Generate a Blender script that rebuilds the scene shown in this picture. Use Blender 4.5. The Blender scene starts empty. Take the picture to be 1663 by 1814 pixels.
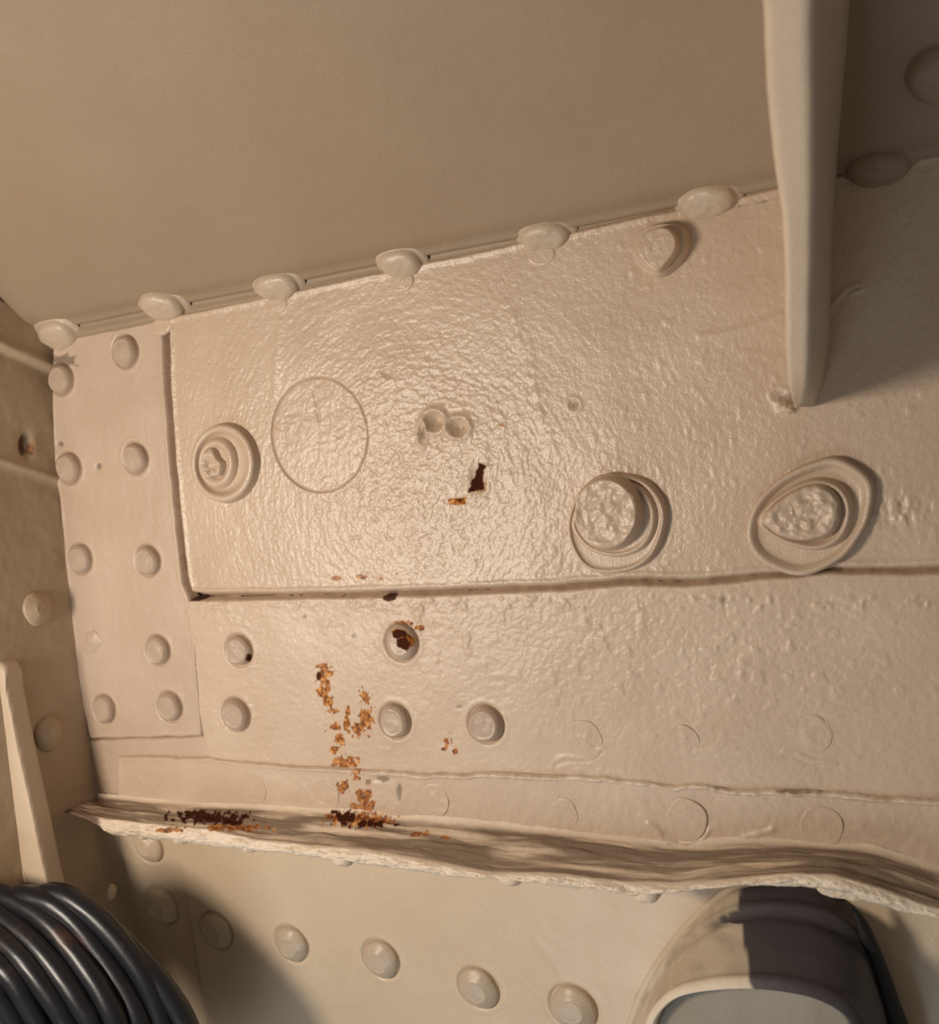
import bpy, bmesh, math, random
import numpy as np
from mathutils import Matrix, Vector
random.seed(4); rng = np.random.default_rng(11)
SC = bpy.context.scene
COL = SC.collection

# ------------------------------------------------------------------ camera
FPX = 1900.0; CX, CY = 831.5, 907.0; DIST = 0.43
d1 = np.array([-3763, 273, FPX]); d1 = d1/np.linalg.norm(d1)
sl = -(-3763*.0995+273*.995)/FPX
d2 = np.array([.0995, .995, sl]); d2 = d2/np.linalg.norm(d2)
nn = np.cross(d1, d2); nn = nn*np.sign(nn[2])
XW, ZW, YW = -d1, -d2, nn
C0 = np.array([0, -DIST, 0.])
cam_d = bpy.data.cameras.new('camera'); cam = bpy.data.objects.new('camera', cam_d); COL.objects.link(cam)
def i2w(v): v = np.array(v, float); return np.array([v@XW, v@YW, v@ZW])
r_, u_, b_ = i2w([1, 0, 0]), i2w([0, -1, 0]), i2w([0, 0, -1])
cam.matrix_world = Matrix(((r_[0], u_[0], b_[0], C0[0]), (r_[1], u_[1], b_[1], C0[1]), (r_[2], u_[2], b_[2], C0[2]), (0, 0, 0, 1)))
cam_d.sensor_fit = 'HORIZONTAL'; cam_d.sensor_width = 36; cam_d.lens = FPX/1663*36
cam_d.clip_start = .01; cam_d.clip_end = 20
cam_d.dof.use_dof = True; cam_d.dof.focus_distance = .475; cam_d.dof.aperture_fstop = 13
SC.camera = cam

# ------------------------------------------------------------------ light
SC.view_settings.view_transform = 'Standard'; SC.view_settings.look = 'None'
SC.view_settings.gamma = 1; SC.view_settings.exposure = -0.02
SC.view_settings.use_curve_mapping = False
w = bpy.data.worlds.new('World'); SC.world = w; w.use_nodes = True
w.node_tree.nodes['Background'].inputs[0].default_value = (1.0, .92, .83, 1)
w.node_tree.nodes['Background'].inputs[1].default_value = .165
def area(name, loc, target, size, power, color, sy=None):
    l = bpy.data.lights.new(name, 'AREA'); l.energy = power; l.color = color
    l.shape = 'RECTANGLE'; l.size = size; l.size_y = sy or size
    o = bpy.data.objects.new(name, l); COL.objects.link(o); o.location = loc
    o.rotation_euler = (Vector(target)-Vector(loc)).to_track_quat('-Z', 'Y').to_euler()
    return o
area('work_lamp', (-.47, -.46, -.055), (-.20, 0, -.03), .11, 2.2, (1, .875, .745))
area('cool_low_light', (-.29, -.50, -.58), (-.26, 0, -.22), .26, .95, (.74, .87, 1.0))  # cool light for the bluish lower patch; its source is unseen

# ------------------------------------------------------------------ frames
def ray(px, py): return i2w([px-CX, py-CY, FPX])
class Frame:
    def __init__(s, O, U, V):
        s.O = np.array(O, float); s.U = np.array(U, float)/np.linalg.norm(U); V = np.array(V, float)
        V = V-(V@s.U)*s.U; s.V = V/np.linalg.norm(V)
        s.N = np.cross(s.U, s.V)
        if s.N@(C0-s.O) < 0: s.N = -s.N
    def hit(s, px, py, h=0):
        r = ray(px, py); O = s.O+s.N*h; return C0+r*((O-C0)@s.N)/(r@s.N)
    def uv(s, px, py, h=0):
        p = s.hit(px, py, h)-s.O; return np.array([p@s.U, p@s.V])
    def w(s, u, v, h): return s.O+np.multiply.outer(u, s.U)+np.multiply.outer(v, s.V)+np.multiply.outer(h, s.N)
def proj(P):
    q = P-C0; x = q@r_; y = q@u_; z = -(q@b_)
    return CX+FPX*x/z, CY-FPX*y/z
WALL = Frame((0, 0, 0), (1, 0, 0), (0, 0, 1))
al = math.radians(5)
LEFT = Frame(WALL.hit(100, 800), (-math.sin(al), -math.cos(al), 0), (0, 0, 1))
A_ = WALL.hit(140, 605); B_ = LEFT.hit(0, 525); E_ = LEFT.hit(85, 612)
CEIL = Frame(A_, (1, 0, 0), B_-E_)
zf = WALL.hit(700, 1470)[2]
tl = math.radians(7)
LOW = Frame((0, .0005, zf), (1, 0, 0), (0, -math.sin(tl), math.cos(tl)))

# ------------------------------------------------------------------ noise
def _h(ix, iy, sd):
    n = (ix*374761393+iy*668265263+sd*2147483647) & 0xffffffff
    n = ((n ^ (n >> 13))*1274126177) & 0xffffffff
    return ((n ^ (n >> 16)) & 0xffff)/65535.0
def vn(x, y, sd=0):
    x = np.asarray(x, float); y = np.asarray(y, float)
    ix = np.floor(x).astype(np.int64); iy = np.floor(y).astype(np.int64)
    fx = x-ix; fy = y-iy
    fx = fx*fx*fx*(fx*(fx*6-15)+10); fy = fy*fy*fy*(fy*(fy*6-15)+10)
    a = _h(ix, iy, sd); b = _h(ix+1, iy, sd); c = _h(ix, iy+1, sd); d = _h(ix+1, iy+1, sd)
    return (a*(1-fx)+b*fx)*(1-fy)+(c*(1-fx)+d*fx)*fy-.5
def fbm(x, y, o=4, sd=0):
    t = 0; a = 1; s = 0
    for i in range(o):
        t = t+a*vn(x*2**i+17.3*i, y*2**i-9.1*i, sd+i*7); s += a; a *= .5
    return t/s*1.6
def sst(a, b, x): t = np.clip((x-a)/(b-a), 0, 1); return t*t*(3-2*t)
def wrinkle(u, v, sc, sd, sx=1, sy=1):   # winding raised paint wrinkles
    a = u/sc; b = v/sc
    wa = fbm(a*.6, b*.6, 3, sd+50)*1.6; wb = fbm(a*.6+9, b*.6, 3, sd+60)*1.6
    n = fbm((a+wa)*sx, (b+wb)*sy, 3, sd)
    return 1-np.abs(n)*3.2

# ------------------------------------------------------------------ materials
def paint(name, base, rough=.42, bump=.25, scale=900, var=.06, spec=.5, grime_dark=(.06, .035, .02)):
    m = bpy.data.materials.new(name); m.use_nodes = True; nt = m.node_tree; N = nt.nodes; L = nt.links
    bs = N['Principled BSDF']; bs.inputs['Roughness'].default_value = rough
    bs.inputs['Specular IOR Level'].default_value = spec
    tc = N.new('ShaderNodeTexCoord'); co = tc.outputs['Object']
    def noise(sc, det=3, ro=.55):
        t = N.new('ShaderNodeTexNoise'); t.inputs['Scale'].default_value = sc; t.inputs['Detail'].default_value = det
        t.inputs['Roughness'].default_value = ro; L.new(co, t.inputs['Vector']); return t
    def mix(f, a, b):
        x = N.new('ShaderNodeMix'); x.data_type = 'RGBA'
        for k, s in ((0, f), (6, a), (7, b)):
            if isinstance(s, (int, float)): x.inputs[k].default_value = s
            elif isinstance(s, tuple): x.inputs[k].default_value = (*s, 1)
            else: L.new(s, x.inputs[k])
        return x.outputs[2]
    n1 = noise(22, 4)
    r1 = N.new('ShaderNodeMapRange'); L.new(n1.outputs[0], r1.inputs[0]); r1.inputs[1].default_value = .3; r1.inputs[2].default_value = .7
    lo = tuple(c*(1-var*(1+.6*i)) for i, c in enumerate(base)); hi = tuple(min(1, c*(1+var)) for c in base)
    col = mix(r1.outputs[0], lo, hi)
    n3 = noise(1500, 2)
    r3 = N.new('ShaderNodeMapRange'); L.new(n3.outputs[0], r3.inputs[0]); r3.inputs[1].default_value = .3; r3.inputs[2].default_value = .7
    r3.inputs[3].default_value = .93; r3.inputs[4].default_value = 1.06
    hs = N.new('ShaderNodeVectorMath'); hs.operation = 'SCALE'; L.new(col, hs.inputs[0]); L.new(r3.outputs[0], hs.inputs['Scale']); col = hs.outputs[0]
    ag = N.new('ShaderNodeAttribute'); ag.attribute_name = 'grime_dark'; col = mix(ag.outputs['Fac'], col, grime_dark)
    ap = N.new('ShaderNodeAttribute'); ap.attribute_name = 'pale'; col = mix(ap.outputs['Fac'], col, (.72, .60, .46))
    ar = N.new('ShaderNodeAttribute'); ar.attribute_name = 'rust'
    n2 = noise(420, 4, .7); cr = N.new('ShaderNodeValToRGB'); L.new(n2.outputs[0], cr.inputs[0])
    cr.color_ramp.elements[0].position = .36; cr.color_ramp.elements[0].color = (.07, .018, .006, 1)
    cr.color_ramp.elements[1].position = .66; cr.color_ramp.elements[1].color = (.74, .36, .11, 1)
    e = cr.color_ramp.elements.new(.5); e.color = (.33, .105, .018, 1)
    col = mix(ar.outputs['Fac'], col, cr.outputs[0])
    ad = N.new('ShaderNodeAttribute'); ad.attribute_name = 'deep'; col = mix(ad.outputs['Fac'], col, (.05, .012, .004))
    ak = N.new('ShaderNodeAttribute'); ak.attribute_name = 'dark'; col = mix(ak.outputs['Fac'], col, (.055, .045, .049))
    L.new(col, bs.inputs['Base Color'])
    sm = N.new('ShaderNodeMath'); sm.operation = 'MAXIMUM'; L.new(ar.outputs['Fac'], sm.inputs[0]); L.new(ad.outputs['Fac'], sm.inputs[1])
    rm = N.new('ShaderNodeMapRange'); L.new(sm.outputs[0], rm.inputs[0]); rm.inputs[3].default_value = rough; rm.inputs[4].default_value = .9; L.new(rm.outputs[0], bs.inputs['Roughness'])
    sr = N.new('ShaderNodeMapRange'); L.new(sm.outputs[0], sr.inputs[0]); sr.inputs[3].default_value = spec; sr.inputs[4].default_value = .1; L.new(sr.outputs[0], bs.inputs['Specular IOR Level'])
    nb = noise(scale, 3); bp = N.new('ShaderNodeBump'); bp.inputs['Strength'].default_value = bump; bp.inputs['Distance'].default_value = .0004
    L.new(nb.outputs[0], bp.inputs['Height']); L.new(bp.outputs[0], bs.inputs['Normal'])
    return m
CREAM = (.545, .415, .30)
M_DBL = paint('cream_gloss_paint', CREAM, .34, .45, 1000)
M_PNL = paint('cream_panel_paint', (.56, .43, .315), .42, .3, 650)
M_STRAP = paint('cream_strap_paint', (.52, .395, .295), .40, .2, 800)
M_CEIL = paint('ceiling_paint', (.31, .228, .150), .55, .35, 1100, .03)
M_LEFT = paint('left_wall_paint', (.47, .36, .24), .5, .25, 900)
M_LOW = paint('lower_panel_paint', (.60, .475, .33), .38, .15, 500, .04)
M_LEDGE = paint('ledge_paint', (.68, .55, .42), .5, .5, 500, .1, grime_dark=(.17, .115, .075))
M_RIV = paint('rivet_paint', (.45, .34, .255), .38, .3, 700)
M_RIV2 = paint('lower_rivet_paint', (.50, .40, .29), .4, .3, 700)
M_GUS = paint('stiffener_paint', (.58, .455, .33), .5, .25, 900, .03)
M_BOOT = paint('boot_paint', (.55, .47, .36), .55, .35, 500, .12)
def plain(name, col, rough, streak=None):
    m = bpy.data.materials.new(name); m.use_nodes = True; nt = m.node_tree; N = nt.nodes; L = nt.links
    b = N['Principled BSDF']; b.inputs['Roughness'].default_value = rough; b.inputs['Base Color'].default_value = (*col, 1)
    tc = N.new('ShaderNodeTexCoord'); t = N.new('ShaderNodeTexNoise'); t.inputs['Scale'].default_value = 60; t.inputs['Detail'].default_value = 5
    L.new(tc.outputs['Object'], t.inputs['Vector'])
    cr = N.new('ShaderNodeValToRGB'); L.new(t.outputs[0], cr.inputs[0])
    cr.color_ramp.elements[0].position = .62; cr.color_ramp.elements[0].color = (*col, 1)
    cr.color_ramp.elements[1].position = .78; cr.color_ramp.elements[1].color = (*(streak or col), 1)
    L.new(cr.outputs[0], b.inputs['Base Color'])
    t2 = N.new('ShaderNodeTexNoise'); t2.inputs['Scale'].default_value = 900; t2.inputs['Detail'].default_value = 2; L.new(tc.outputs['Object'], t2.inputs['Vector'])
    bp = N.new('ShaderNodeBump'); bp.inputs['Strength'].default_value = .12; bp.inputs['Distance'].default_value = .0003
    L.new(t2.outputs[0], bp.inputs['Height']); L.new(bp.outputs[0], b.inputs['Normal'])
    return m
M_CABLE = plain('black_cable_sheath', (.010, .0105, .014), .34, (.07, .032, .022))
M_GAP = plain('shade_gap_black', (.008, .008, .009), .6)  # black of the drawn-in shadow gap beside the boot

# ------------------------------------------------------------------ objects
def tag(o, label=None, cat=None, group=None, kind=None):
    if label: o['label'] = label
    if cat: o['category'] = cat
    if group: o['group'] = group
    if kind: o['kind'] = kind
    return o
def link(name, V, F, mat, parent=None, attrs=None, smooth=True, flipto=None):
    me = bpy.data.meshes.new(name)
    V = np.asarray(V, np.float64); F = np.asarray(F, np.int64)
    org = V.mean(0) if parent is None else None
    if org is not None: V = V-org
    me.vertices.add(len(V)); me.vertices.foreach_set('co', V.astype(np.float32).ravel())
    k = F.shape[1]
    me.loops.add(F.size); me.loops.foreach_set('vertex_index', F.astype(np.int32).ravel())
    me.polygons.add(len(F)); me.polygons.foreach_set('loop_start', np.arange(0, F.size, k, dtype=np.int32))
    me.update(calc_edges=True); me.validate()
    me.polygons.foreach_set('use_smooth', np.full(len(me.polygons), smooth))
    for n, a in (attrs or {}).items():
        at = me.attributes.new(n, 'FLOAT', 'POINT'); at.data.foreach_set('value', np.asarray(a, np.float32).ravel())
    me.materials.append(mat)
    o = bpy.data.objects.new(name, me); COL.objects.link(o)
    if org is not None: o.location = org
    else:
        o.parent = parent
        o.matrix_parent_inverse = Matrix.Translation(-abs_loc(parent))
    return o
def abs_loc(p):
    v = Vector(p.location)
    return v if p.parent is None else Vector((0, 0, 0))+v+Vector(p.parent.location)*0+LOCS.get(p.name, Vector((0, 0, 0)))
LOCS = {}
def mklink(name, V, F, mat, parent=None, attrs=None, smooth=True):
    # children are meshes in world coordinates under a parent that is only translated
    V = np.asarray(V, float)
    if parent is not None:
        me_o = link(name, V, F, mat, None, attrs, smooth)
        wl = me_o.location.copy()
        me_o.parent = parent
        me_o.location = wl-WLOC[parent.name]
        WLOC[me_o.name] = wl
        return me_o
    o = link(name, V, F, mat, None, attrs, smooth); WLOC[o.name] = o.location.copy(); return o
WLOC = {}
def empty(name, loc, label, cat, group=None):
    o = bpy.data.objects.new(name, None); COL.objects.link(o); o.location = loc; o.empty_display_size = .01
    WLOC[o.name] = Vector(loc); return tag(o, label, cat, group)
def orient(F, V, N):
    a, b, c = V[F[0, 0]], V[F[0, 1]], V[F[0, 2]]
    return F[:, ::-1] if np.cross(b-a, c-a)@N < 0 else F

def sdf(U, Vv, poly):       # + inside
    P = np.asarray(poly); n = len(P); d = np.full(U.shape, 1e9); ins = np.zeros(U.shape, bool)
    for i in range(n):
        ax, ay = P[i]; bx, by = P[(i+1) % n]
        ex, ey = bx-ax, by-ay; wx, wy = U-ax, Vv-ay
        t = np.clip((wx*ex+wy*ey)/(ex*ex+ey*ey+1e-18), 0, 1)
        d = np.minimum(d, (wx-ex*t)**2+(wy-ey*t)**2)
        if abs(by-ay) > 1e-12:
            c = ((ay > Vv) != (by > Vv)) & (U < (bx-ax)*(Vv-ay)/(by-ay)+ax)
            ins ^= c
    d = np.sqrt(d); return np.where(ins, d, -d)
def relief(name, fr, poly_px, mat, base, thick, res=.0006, edge=.0012, wob=.0004, feats=None, parent=None, rustf=None, sd=0, uvpoly=None, back=.002):
    poly = uvpoly if uvpoly is not None else np.array([fr.uv(*p) for p in poly_px])
    lo = poly.min(0)-edge*1.5; hi = poly.max(0)+edge*1.5
    nu = int((hi[0]-lo[0])/res)+2; nv = int((hi[1]-lo[1])/res)+2
    u = np.linspace(lo[0], hi[0], nu); v = np.linspace(lo[1], hi[1], nv)
    U, Vv = np.meshgrid(u, v, indexing='ij')
    d = sdf(U, Vv, poly)+wob*fbm(U*90, Vv*90, 3, sd+3)*2+wob*.5*fbm(U*400, Vv*400, 2, sd+4)
    t = np.clip(d/edge, 0, 1)
    prof = np.sqrt(1-(1-t)**2)
    H = base+thick*prof-(d < 0)*0-np.clip(-d, 0, edge)*1.2-back*(sst(0, edge, -d))
    inner = sst(0, edge*1.2, d)
    PX, PY = proj(fr.w(U, Vv, np.full(U.shape, base)))
    if feats is not None: H = H+inner*feats(U, Vv, PX, PY, d)
    A = {}
    if rustf is not None:
        A = {k: a.ravel() for k, a in rustf(U, Vv, PX, PY, d).items()}
    P = fr.w(U.ravel(), Vv.ravel(), H.ravel())
    idx = np.arange(nu*nv).reshape(nu, nv)
    F = np.stack([idx[:-1, :-1], idx[1:, :-1], idx[1:, 1:], idx[:-1, 1:]], -1).reshape(-1, 4)
    ok = (d > -edge).ravel(); F = F[ok[F].all(1)]
    use = np.unique(F); mp = -np.ones(nu*nv, int); mp[use] = np.arange(len(use))
    F = mp[F]; P2 = P[use]; F = orient(F, P2, fr.N)
    return mklink(name, P2, F, mat, parent, {k: a[use] for k, a in A.items()})

def smooth_closed(pts, n=72):
    P = np.asarray(pts, float); m = len(P); out = []
    for k in range(n):
        t = k/n*m; i = int(t); f = t-i
        p0, p1, p2, p3 = P[(i-1) % m], P[i % m], P[(i+1) % m], P[(i+2) % m]
        out.append(.5*((2*p1)+(p2-p0)*f+(2*p0-5*p1+4*p2-p3)*f*f+(3*p1-p0-3*p2+p3)*f**3))
    return np.array(out)
def spline(pts, n):
    P = np.asarray(pts, float); P = np.vstack([2*P[0]-P[1], P, 2*P[-1]-P[-2]])
    m = len(P)-3; out = []
    for k in range(n):
        t = k/(n-1)*m; i = min(int(t), m-1); f = t-i
        p0, p1, p2, p3 = P[i], P[i+1], P[i+2], P[i+3]
        out.append(.5*((2*p1)+(p2-p0)*f+(2*p0-5*p1+4*p2-p3)*f*f+(3*p1-p0-3*p2+p3)*f**3))
    return np.array(out)

def disc(name, fr, outline, h0, profile, mat, parent, lump=.00012, sd=0, center=None, attrf=None, lumpsc=500):
    """outline: Nx2 (u,v) ring; profile: list of (scale, height) from the rim inwards; optional (scale,height,du,dv)"""
    R = np.asarray(outline); n = len(R); c = R.mean(0) if center is None else np.asarray(center)
    # densify profile
    pr = [list(p)+[0, 0] if len(p) == 2 else list(p) for p in profile]
    pr = spline(pr, len(pr)*3); qs = [pr[0]]
    for p_ in pr[1:]:
        kk = max(1, int(abs(p_[0]-qs[-1][0])/.035)); q0 = qs[-1]
        qs += [q0+(p_-q0)*(i_+1)/kk for i_ in range(kk)]
    pr = np.array(qs)
    pr[:, 0] = np.clip(pr[:, 0], 0.02, None)
    rings = []
    for s, h, du, dv in pr:
        q = c+(R-c)*s+np.array([du, dv])
        hh = h0+h+lump*fbm(q[:, 0]*lumpsc, q[:, 1]*lumpsc, 3, sd)*(1 if s < .98 else 0)
        rings.append((q, hh))
    V = np.vstack([fr.w(q[:, 0], q[:, 1], np.broadcast_to(hh, (n,))) for q, hh in rings]+[fr.w(*( [rings[-1][0].mean(0)[0]], [rings[-1][0].mean(0)[1]], [float(np.mean(rings[-1][1]))]))])
    F = []
    m = len(rings)
    for i in range(m-1):
        for k in range(n):
            a = i*n+k; b = i*n+(k+1) % n; F.append((a, b, b+n, a+n))
    ctr = m*n
    for k in range(0, n, 2):
        F.append(((m-1)*n+k, (m-1)*n+(k+1) % n, (m-1)*n+(k+2) % n, ctr))
    F = np.array(F); 
    F = orient(F[::-1], V, fr.N)[::-1] if False else F
    # orientation from the last fan quad
    a, b, c2 = V[F[-1, 0]], V[F[-1, 1]], V[F[-1, 3]]
    if np.cross(b-a, c2-a)@fr.N < 0: F = F[:, ::-1]
    at = attrf(V) if attrf else None
    return mklink(name, V, F, mat, parent, at)
def circ(fr, px, py, rpy, irr=.03, n=48, sd=0, h=0, asp=1.0):
    c = fr.uv(px, py, h); r = abs(fr.uv(px, py+rpy, h)-fr.uv(px, py-rpy, h)); r = np.linalg.norm(r)/2
    rs = np.random.default_rng(sd*13+5); ph = rs.uniform(0, 6.28, 4)
    th = np.linspace(0, 2*math.pi, n, endpoint=False)
    rr = r*(1+irr*np.sin(2*th+ph[0])+irr*.6*np.sin(3*th+ph[1])+irr*.4*np.sin(5*th+ph[2]))
    return np.stack([c[0]+rr*np.cos(th)*asp, c[1]+rr*np.sin(th)], 1), r
def rivet(fr, px, py, rpy, h0, parent, name='rivet', hk=.34, mat=None, sd=None, attrf=None, label=None, flat=.62, lip=.02, irr=.03, asp=1.0, dome=False):
    sd = int(px+py) if sd is None else sd
    ring, r = circ(fr, px, py, rpy, irr, sd=sd, h=h0, asp=asp)
    rs = np.random.default_rng(sd)
    ox, oy = rs.uniform(-.05, .05, 2)*r
    e = (1+flat)/2
    prof = [(1.04, -.12*r), (1.0, -.02*r), (.97, hk*.25*r), (e+.04, hk*.62*r), (flat+.06, hk*.93*r, ox*.5, oy*.5), (flat, hk*1.0*r, ox, oy), (flat*.85, hk*.96*r, ox, oy), (.3, hk*1.0*r, ox, oy), (.05, hk*1.02*r, ox, oy)]
    if dome: prof = [(1.22, -.10*r), (1.14, .00), (1.02, .07*r), (.96, .26*hk*r), (.88, .55*hk*r), (.72, .82*hk*r), (.5, .94*hk*r), (.3, .98*hk*r), (.05, hk*r)]
    prof = [p if len(p) == 4 else (p[0], p[1], 0, 0) for p in prof]
    o = disc(name, fr, ring, h0, prof, mat or M_RIV, parent, lump=(.10 if dome else .055)*r, sd=sd, attrf=attrf, lumpsc=1.6/r)
    if label: o['label'] = label
    return o
def seats(fr, lst, U, V, h0, dp=.0013, lp=.00025):
    """narrow gutters and soft raised paint lips around each rivet head"""
    H = np.zeros(U.shape)
    for x, y, rp in lst:
        c = fr.uv(x, y, h0); r = np.linalg.norm(fr.uv(x, y+rp, h0)-fr.uv(x, y-rp, h0))/2
        q = np.hypot(U-c[0], V-c[1])
        H = H-dp*np.exp(-((q-r*1.0)/.0009)**2)+lp*np.exp(-((q-r*1.27)/.0012)**2)
    return H
def blob_mask(PX, PY, blobs, sd=0, sc=.09, k=.9):
    m = np.zeros(PX.shape); n = fbm(PX*sc, PY*sc*.8, 4, sd+90)
    for x, y, rx, ry in blobs:
        g = 1-np.sqrt(((PX-x)/rx)**2+((PY-y)/ry)**2)
        m = np.maximum(m, sst(-.02, .22, g+n*k))*1.0
        m = np.where((((PX-x)/rx)**2+((PY-y)/ry)**2 < 4), m, m)
    return m
def blobs_sum(PX, PY, blobs, sd=0, sc=.09, k=.9):
    m = np.zeros(PX.shape); n = fbm(PX*sc, PY*sc*.8, 4, sd+90)
    for x, y, rx, ry in blobs:
        q = ((PX-x)/rx)**2+((PY-y)/ry)**2
        g = 1-np.sqrt(q)
        m = np.maximum(m, sst(-.05, .2, g+n*k)*(q < 3.2))
    return m
def seg_dist(PX, PY, pts):
    d = np.full(PX.shape, 1e9)
    for (ax, ay), (bx, by) in zip(pts[:-1], pts[1:]):
        ex, ey = bx-ax, by-ay; t = np.clip(((PX-ax)*ex+(PY-ay)*ey)/(ex*ex+ey*ey), 0, 1)
        d = np.minimum(d, (PX-ax-ex*t)**2+(PY-ay-ey*t)**2)
    return np.sqrt(d)
def tube(name, pts, rad, mat, parent=None, seg=20, closed=False, lump=0, sd=0):
    P = np.asarray(pts, float); n = len(P)
    T = np.roll(P, -1, 0)-np.roll(P, 1, 0)
    if not closed: T[0] = P[1]-P[0]; T[-1] = P[-1]-P[-2]
    T /= np.linalg.norm(T, axis=1)[:, None]
    up = np.array([.3, .5, .81]); V = []
    rad = np.broadcast_to(rad, (n,))
    a = np.cross(T[0], up); a /= np.linalg.norm(a)
    for i in range(n):
        a = a-(a@T[i])*T[i]; a /= np.linalg.norm(a); b = np.cross(T[i], a)
        th = np.linspace(0, 2*math.pi, seg, endpoint=False)
        rr = rad[i]*(1+lump*fbm(np.cos(th)*2+i*.13, np.sin(th)*2+i*.07, 3, sd))
        V.append(P[i]+np.outer(rr*np.cos(th), a)+np.outer(rr*np.sin(th), b))
    V = np.vstack(V); F = []
    for i in range(n if closed else n-1):
        j = (i+1) % n
        for k in range(seg):
            F.append((i*seg+k, i*seg+(k+1) % seg, j*seg+(k+1) % seg, j*seg+k))
    if not closed:
        for i, base in ((0, 0), (1, (n-1)*seg)):
            for k in range(1, seg//2):
                F.append((base+k-1, base+k, base+seg-1-k, base+(seg-k) % seg) if k > 1 or True else None)
    return mklink(name, V, np.array(F), mat, parent)

# ================================================================== STRUCTURE
def f_wall(U, V, PX, PY, d): return .0004*fbm(U*60, V*60, 3, 1)
wb = relief('wall_back', WALL, [(20, 480), (1760, 180), (1760, 1560), (1663, 1540), (1300, 1490), (700, 1445), (20, 1415)], M_PNL, -.0062, .0005, res=.0015, edge=.002, feats=f_wall, rustf=lambda U, V, PX, PY, d: {'grime_dark': .75+0*U})  # sheet darkened evenly to brown, visible only between plates
tag(wb, 'cream painted back wall sheet seen in the gaps between the riveted plates', kind='structure')

# ceiling
cpoly = np.array([[-.20, -.002], [.60, -.002], [.60, .30], [-.20, .30]])
def f_ceil(U, V, PX, PY, d):
    h = .0010*fbm(U*14, V*14, 2, 5)+.00012*fbm(U*160, V*160, 3, 6)
    h = h-.0032*np.exp(-((V-.0082)/.0016)**2)-.0020*np.exp(-((V-.0130)/.0048)**2)
    return h
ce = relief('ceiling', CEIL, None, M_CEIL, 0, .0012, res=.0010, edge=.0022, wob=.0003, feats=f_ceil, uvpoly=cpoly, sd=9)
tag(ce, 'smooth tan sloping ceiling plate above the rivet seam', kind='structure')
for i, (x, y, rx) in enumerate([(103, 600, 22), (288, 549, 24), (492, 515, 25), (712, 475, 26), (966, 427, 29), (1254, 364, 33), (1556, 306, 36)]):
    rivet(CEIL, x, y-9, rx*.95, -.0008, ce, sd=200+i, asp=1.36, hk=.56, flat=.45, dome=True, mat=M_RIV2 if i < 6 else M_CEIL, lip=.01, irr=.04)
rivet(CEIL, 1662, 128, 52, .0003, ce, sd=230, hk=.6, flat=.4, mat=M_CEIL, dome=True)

# left wall, with a raised upper lap and a fold
def f_left(U, V, PX, PY, d):
    h = .0006*fbm(U*50, V*50, 3, 15)+.00018*fbm(U*260, V*260, 3, 16)
    fold = 820+.33*PX
    h = h+.0016*sst(6, -6, PY-fold)+.0010*np.exp(-((PY-fold)/9)**2)
    lap = 622+.44*PX
    h = h+.0030*sst(5, -5, PY-lap)+.0012*np.exp(-((PY-lap+9)/9)**2)
    h = h-.0060*np.exp(-(seg_dist(PX, PY, [(-80, 468), (0, 527), (40, 552), (66, 574)])/5)**2)
    hole = ((PX-40)/11)**2+((PY-790)/24)**2
    h = h-.0042*np.exp(-hole*1.2)+.0010*np.exp(-((PX-54)/9)**2-((PY-788)/16)**2)
    return h
def r_left(U, V, PX, PY, d):
    return {'rust': .7*blobs_sum(PX, PY, [(50, 795, 5, 12)], 3), 'deep': blobs_sum(PX, PY, [(38, 790, 7, 20), (5, 530, 20, 8)], 4, k=.3)*.8}
lpoly = np.array([[-.009, .13], [.16, .28], [.26, .30], [.26, -.34], [-.004, -.34]])
wl = relief('wall_left', LEFT, None, M_LEFT, 0, .0005, res=.0009, edge=.001, feats=f_left, uvpoly=lpoly, rustf=r_left, sd=21)
tag(wl, 'tan side wall on the left running toward the viewer', kind='structure')
for x, y, r in [(66, 1078, 30), (86, 1300, 30)]:
    rivet(LEFT, x, y, r, .0006, wl, hk=.45, flat=.35, mat=M_LEFT, lip=.01)

# lower wall
def f_low(U, V, PX, PY, d):
    h = .0007*fbm(U*30, V*30, 3, 31)+.00010*fbm(U*300, V*300, 2, 32)
    h = h+seats(LOW, [(383, 1648, 29), (517, 1672, 29), (675, 1699, 31), (848, 1750, 33), (1016, 1785, 37)], U, V, .0029)
    h = h+.00025*np.exp(-(seg_dist(PX, PY, [(955, 1660), (985, 1700), (1005, 1735)])/7)**2)
    return h
lw = relief('trim_1', LOW, [(312, 1436), (900, 1455), (1900, 1545), (1900, 1990), (395, 1990), (372, 1814), (345, 1650)], M_LOW, 0, .0030, res=.0007, edge=.0013, feats=f_low, sd=31)
tag(lw, kind='structure', label='smooth cream lower wall panel beneath the ledge')
lw.name = 'wall_lower'; WLOC['wall_lower'] = WLOC['trim_1']
for x, y, r in [(383, 1648, 29), (517, 1672, 29), (675, 1699, 31), (848, 1750, 33), (1016, 1785, 37)]:
    rivet(LOW, x, y, r, .0029, lw, hk=.42, flat=.5, mat=M_RIV2)
def f_ls(U, V, PX, PY, d): return seats(LOW, [(263, 1498, 27), (286, 1605, 29)], U, V, .0006)+.0005*fbm(U*60, V*60, 3, 41)+.00012*fbm(U*300, V*300, 3, 42)
ls = relief('corner_strap', LOW, [(204, 1425), (324, 1430), (338, 1600), (368, 1814), (390, 1990), (270, 1990), (230, 1650), (212, 1500)], M_LOW, -.0006, .0012, res=.0009, edge=.0018, feats=f_ls, sd=43)
tag(ls, 'narrow cream riveted strap below the ledge beside the black cable coil', 'metal strap')
for x, y, r in [(263, 1498, 27), (286, 1605, 29)]: rivet(LOW, x, y, r, .0006, ls, hk=.42, flat=.45, mat=M_LOW, lip=.02)
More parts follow.
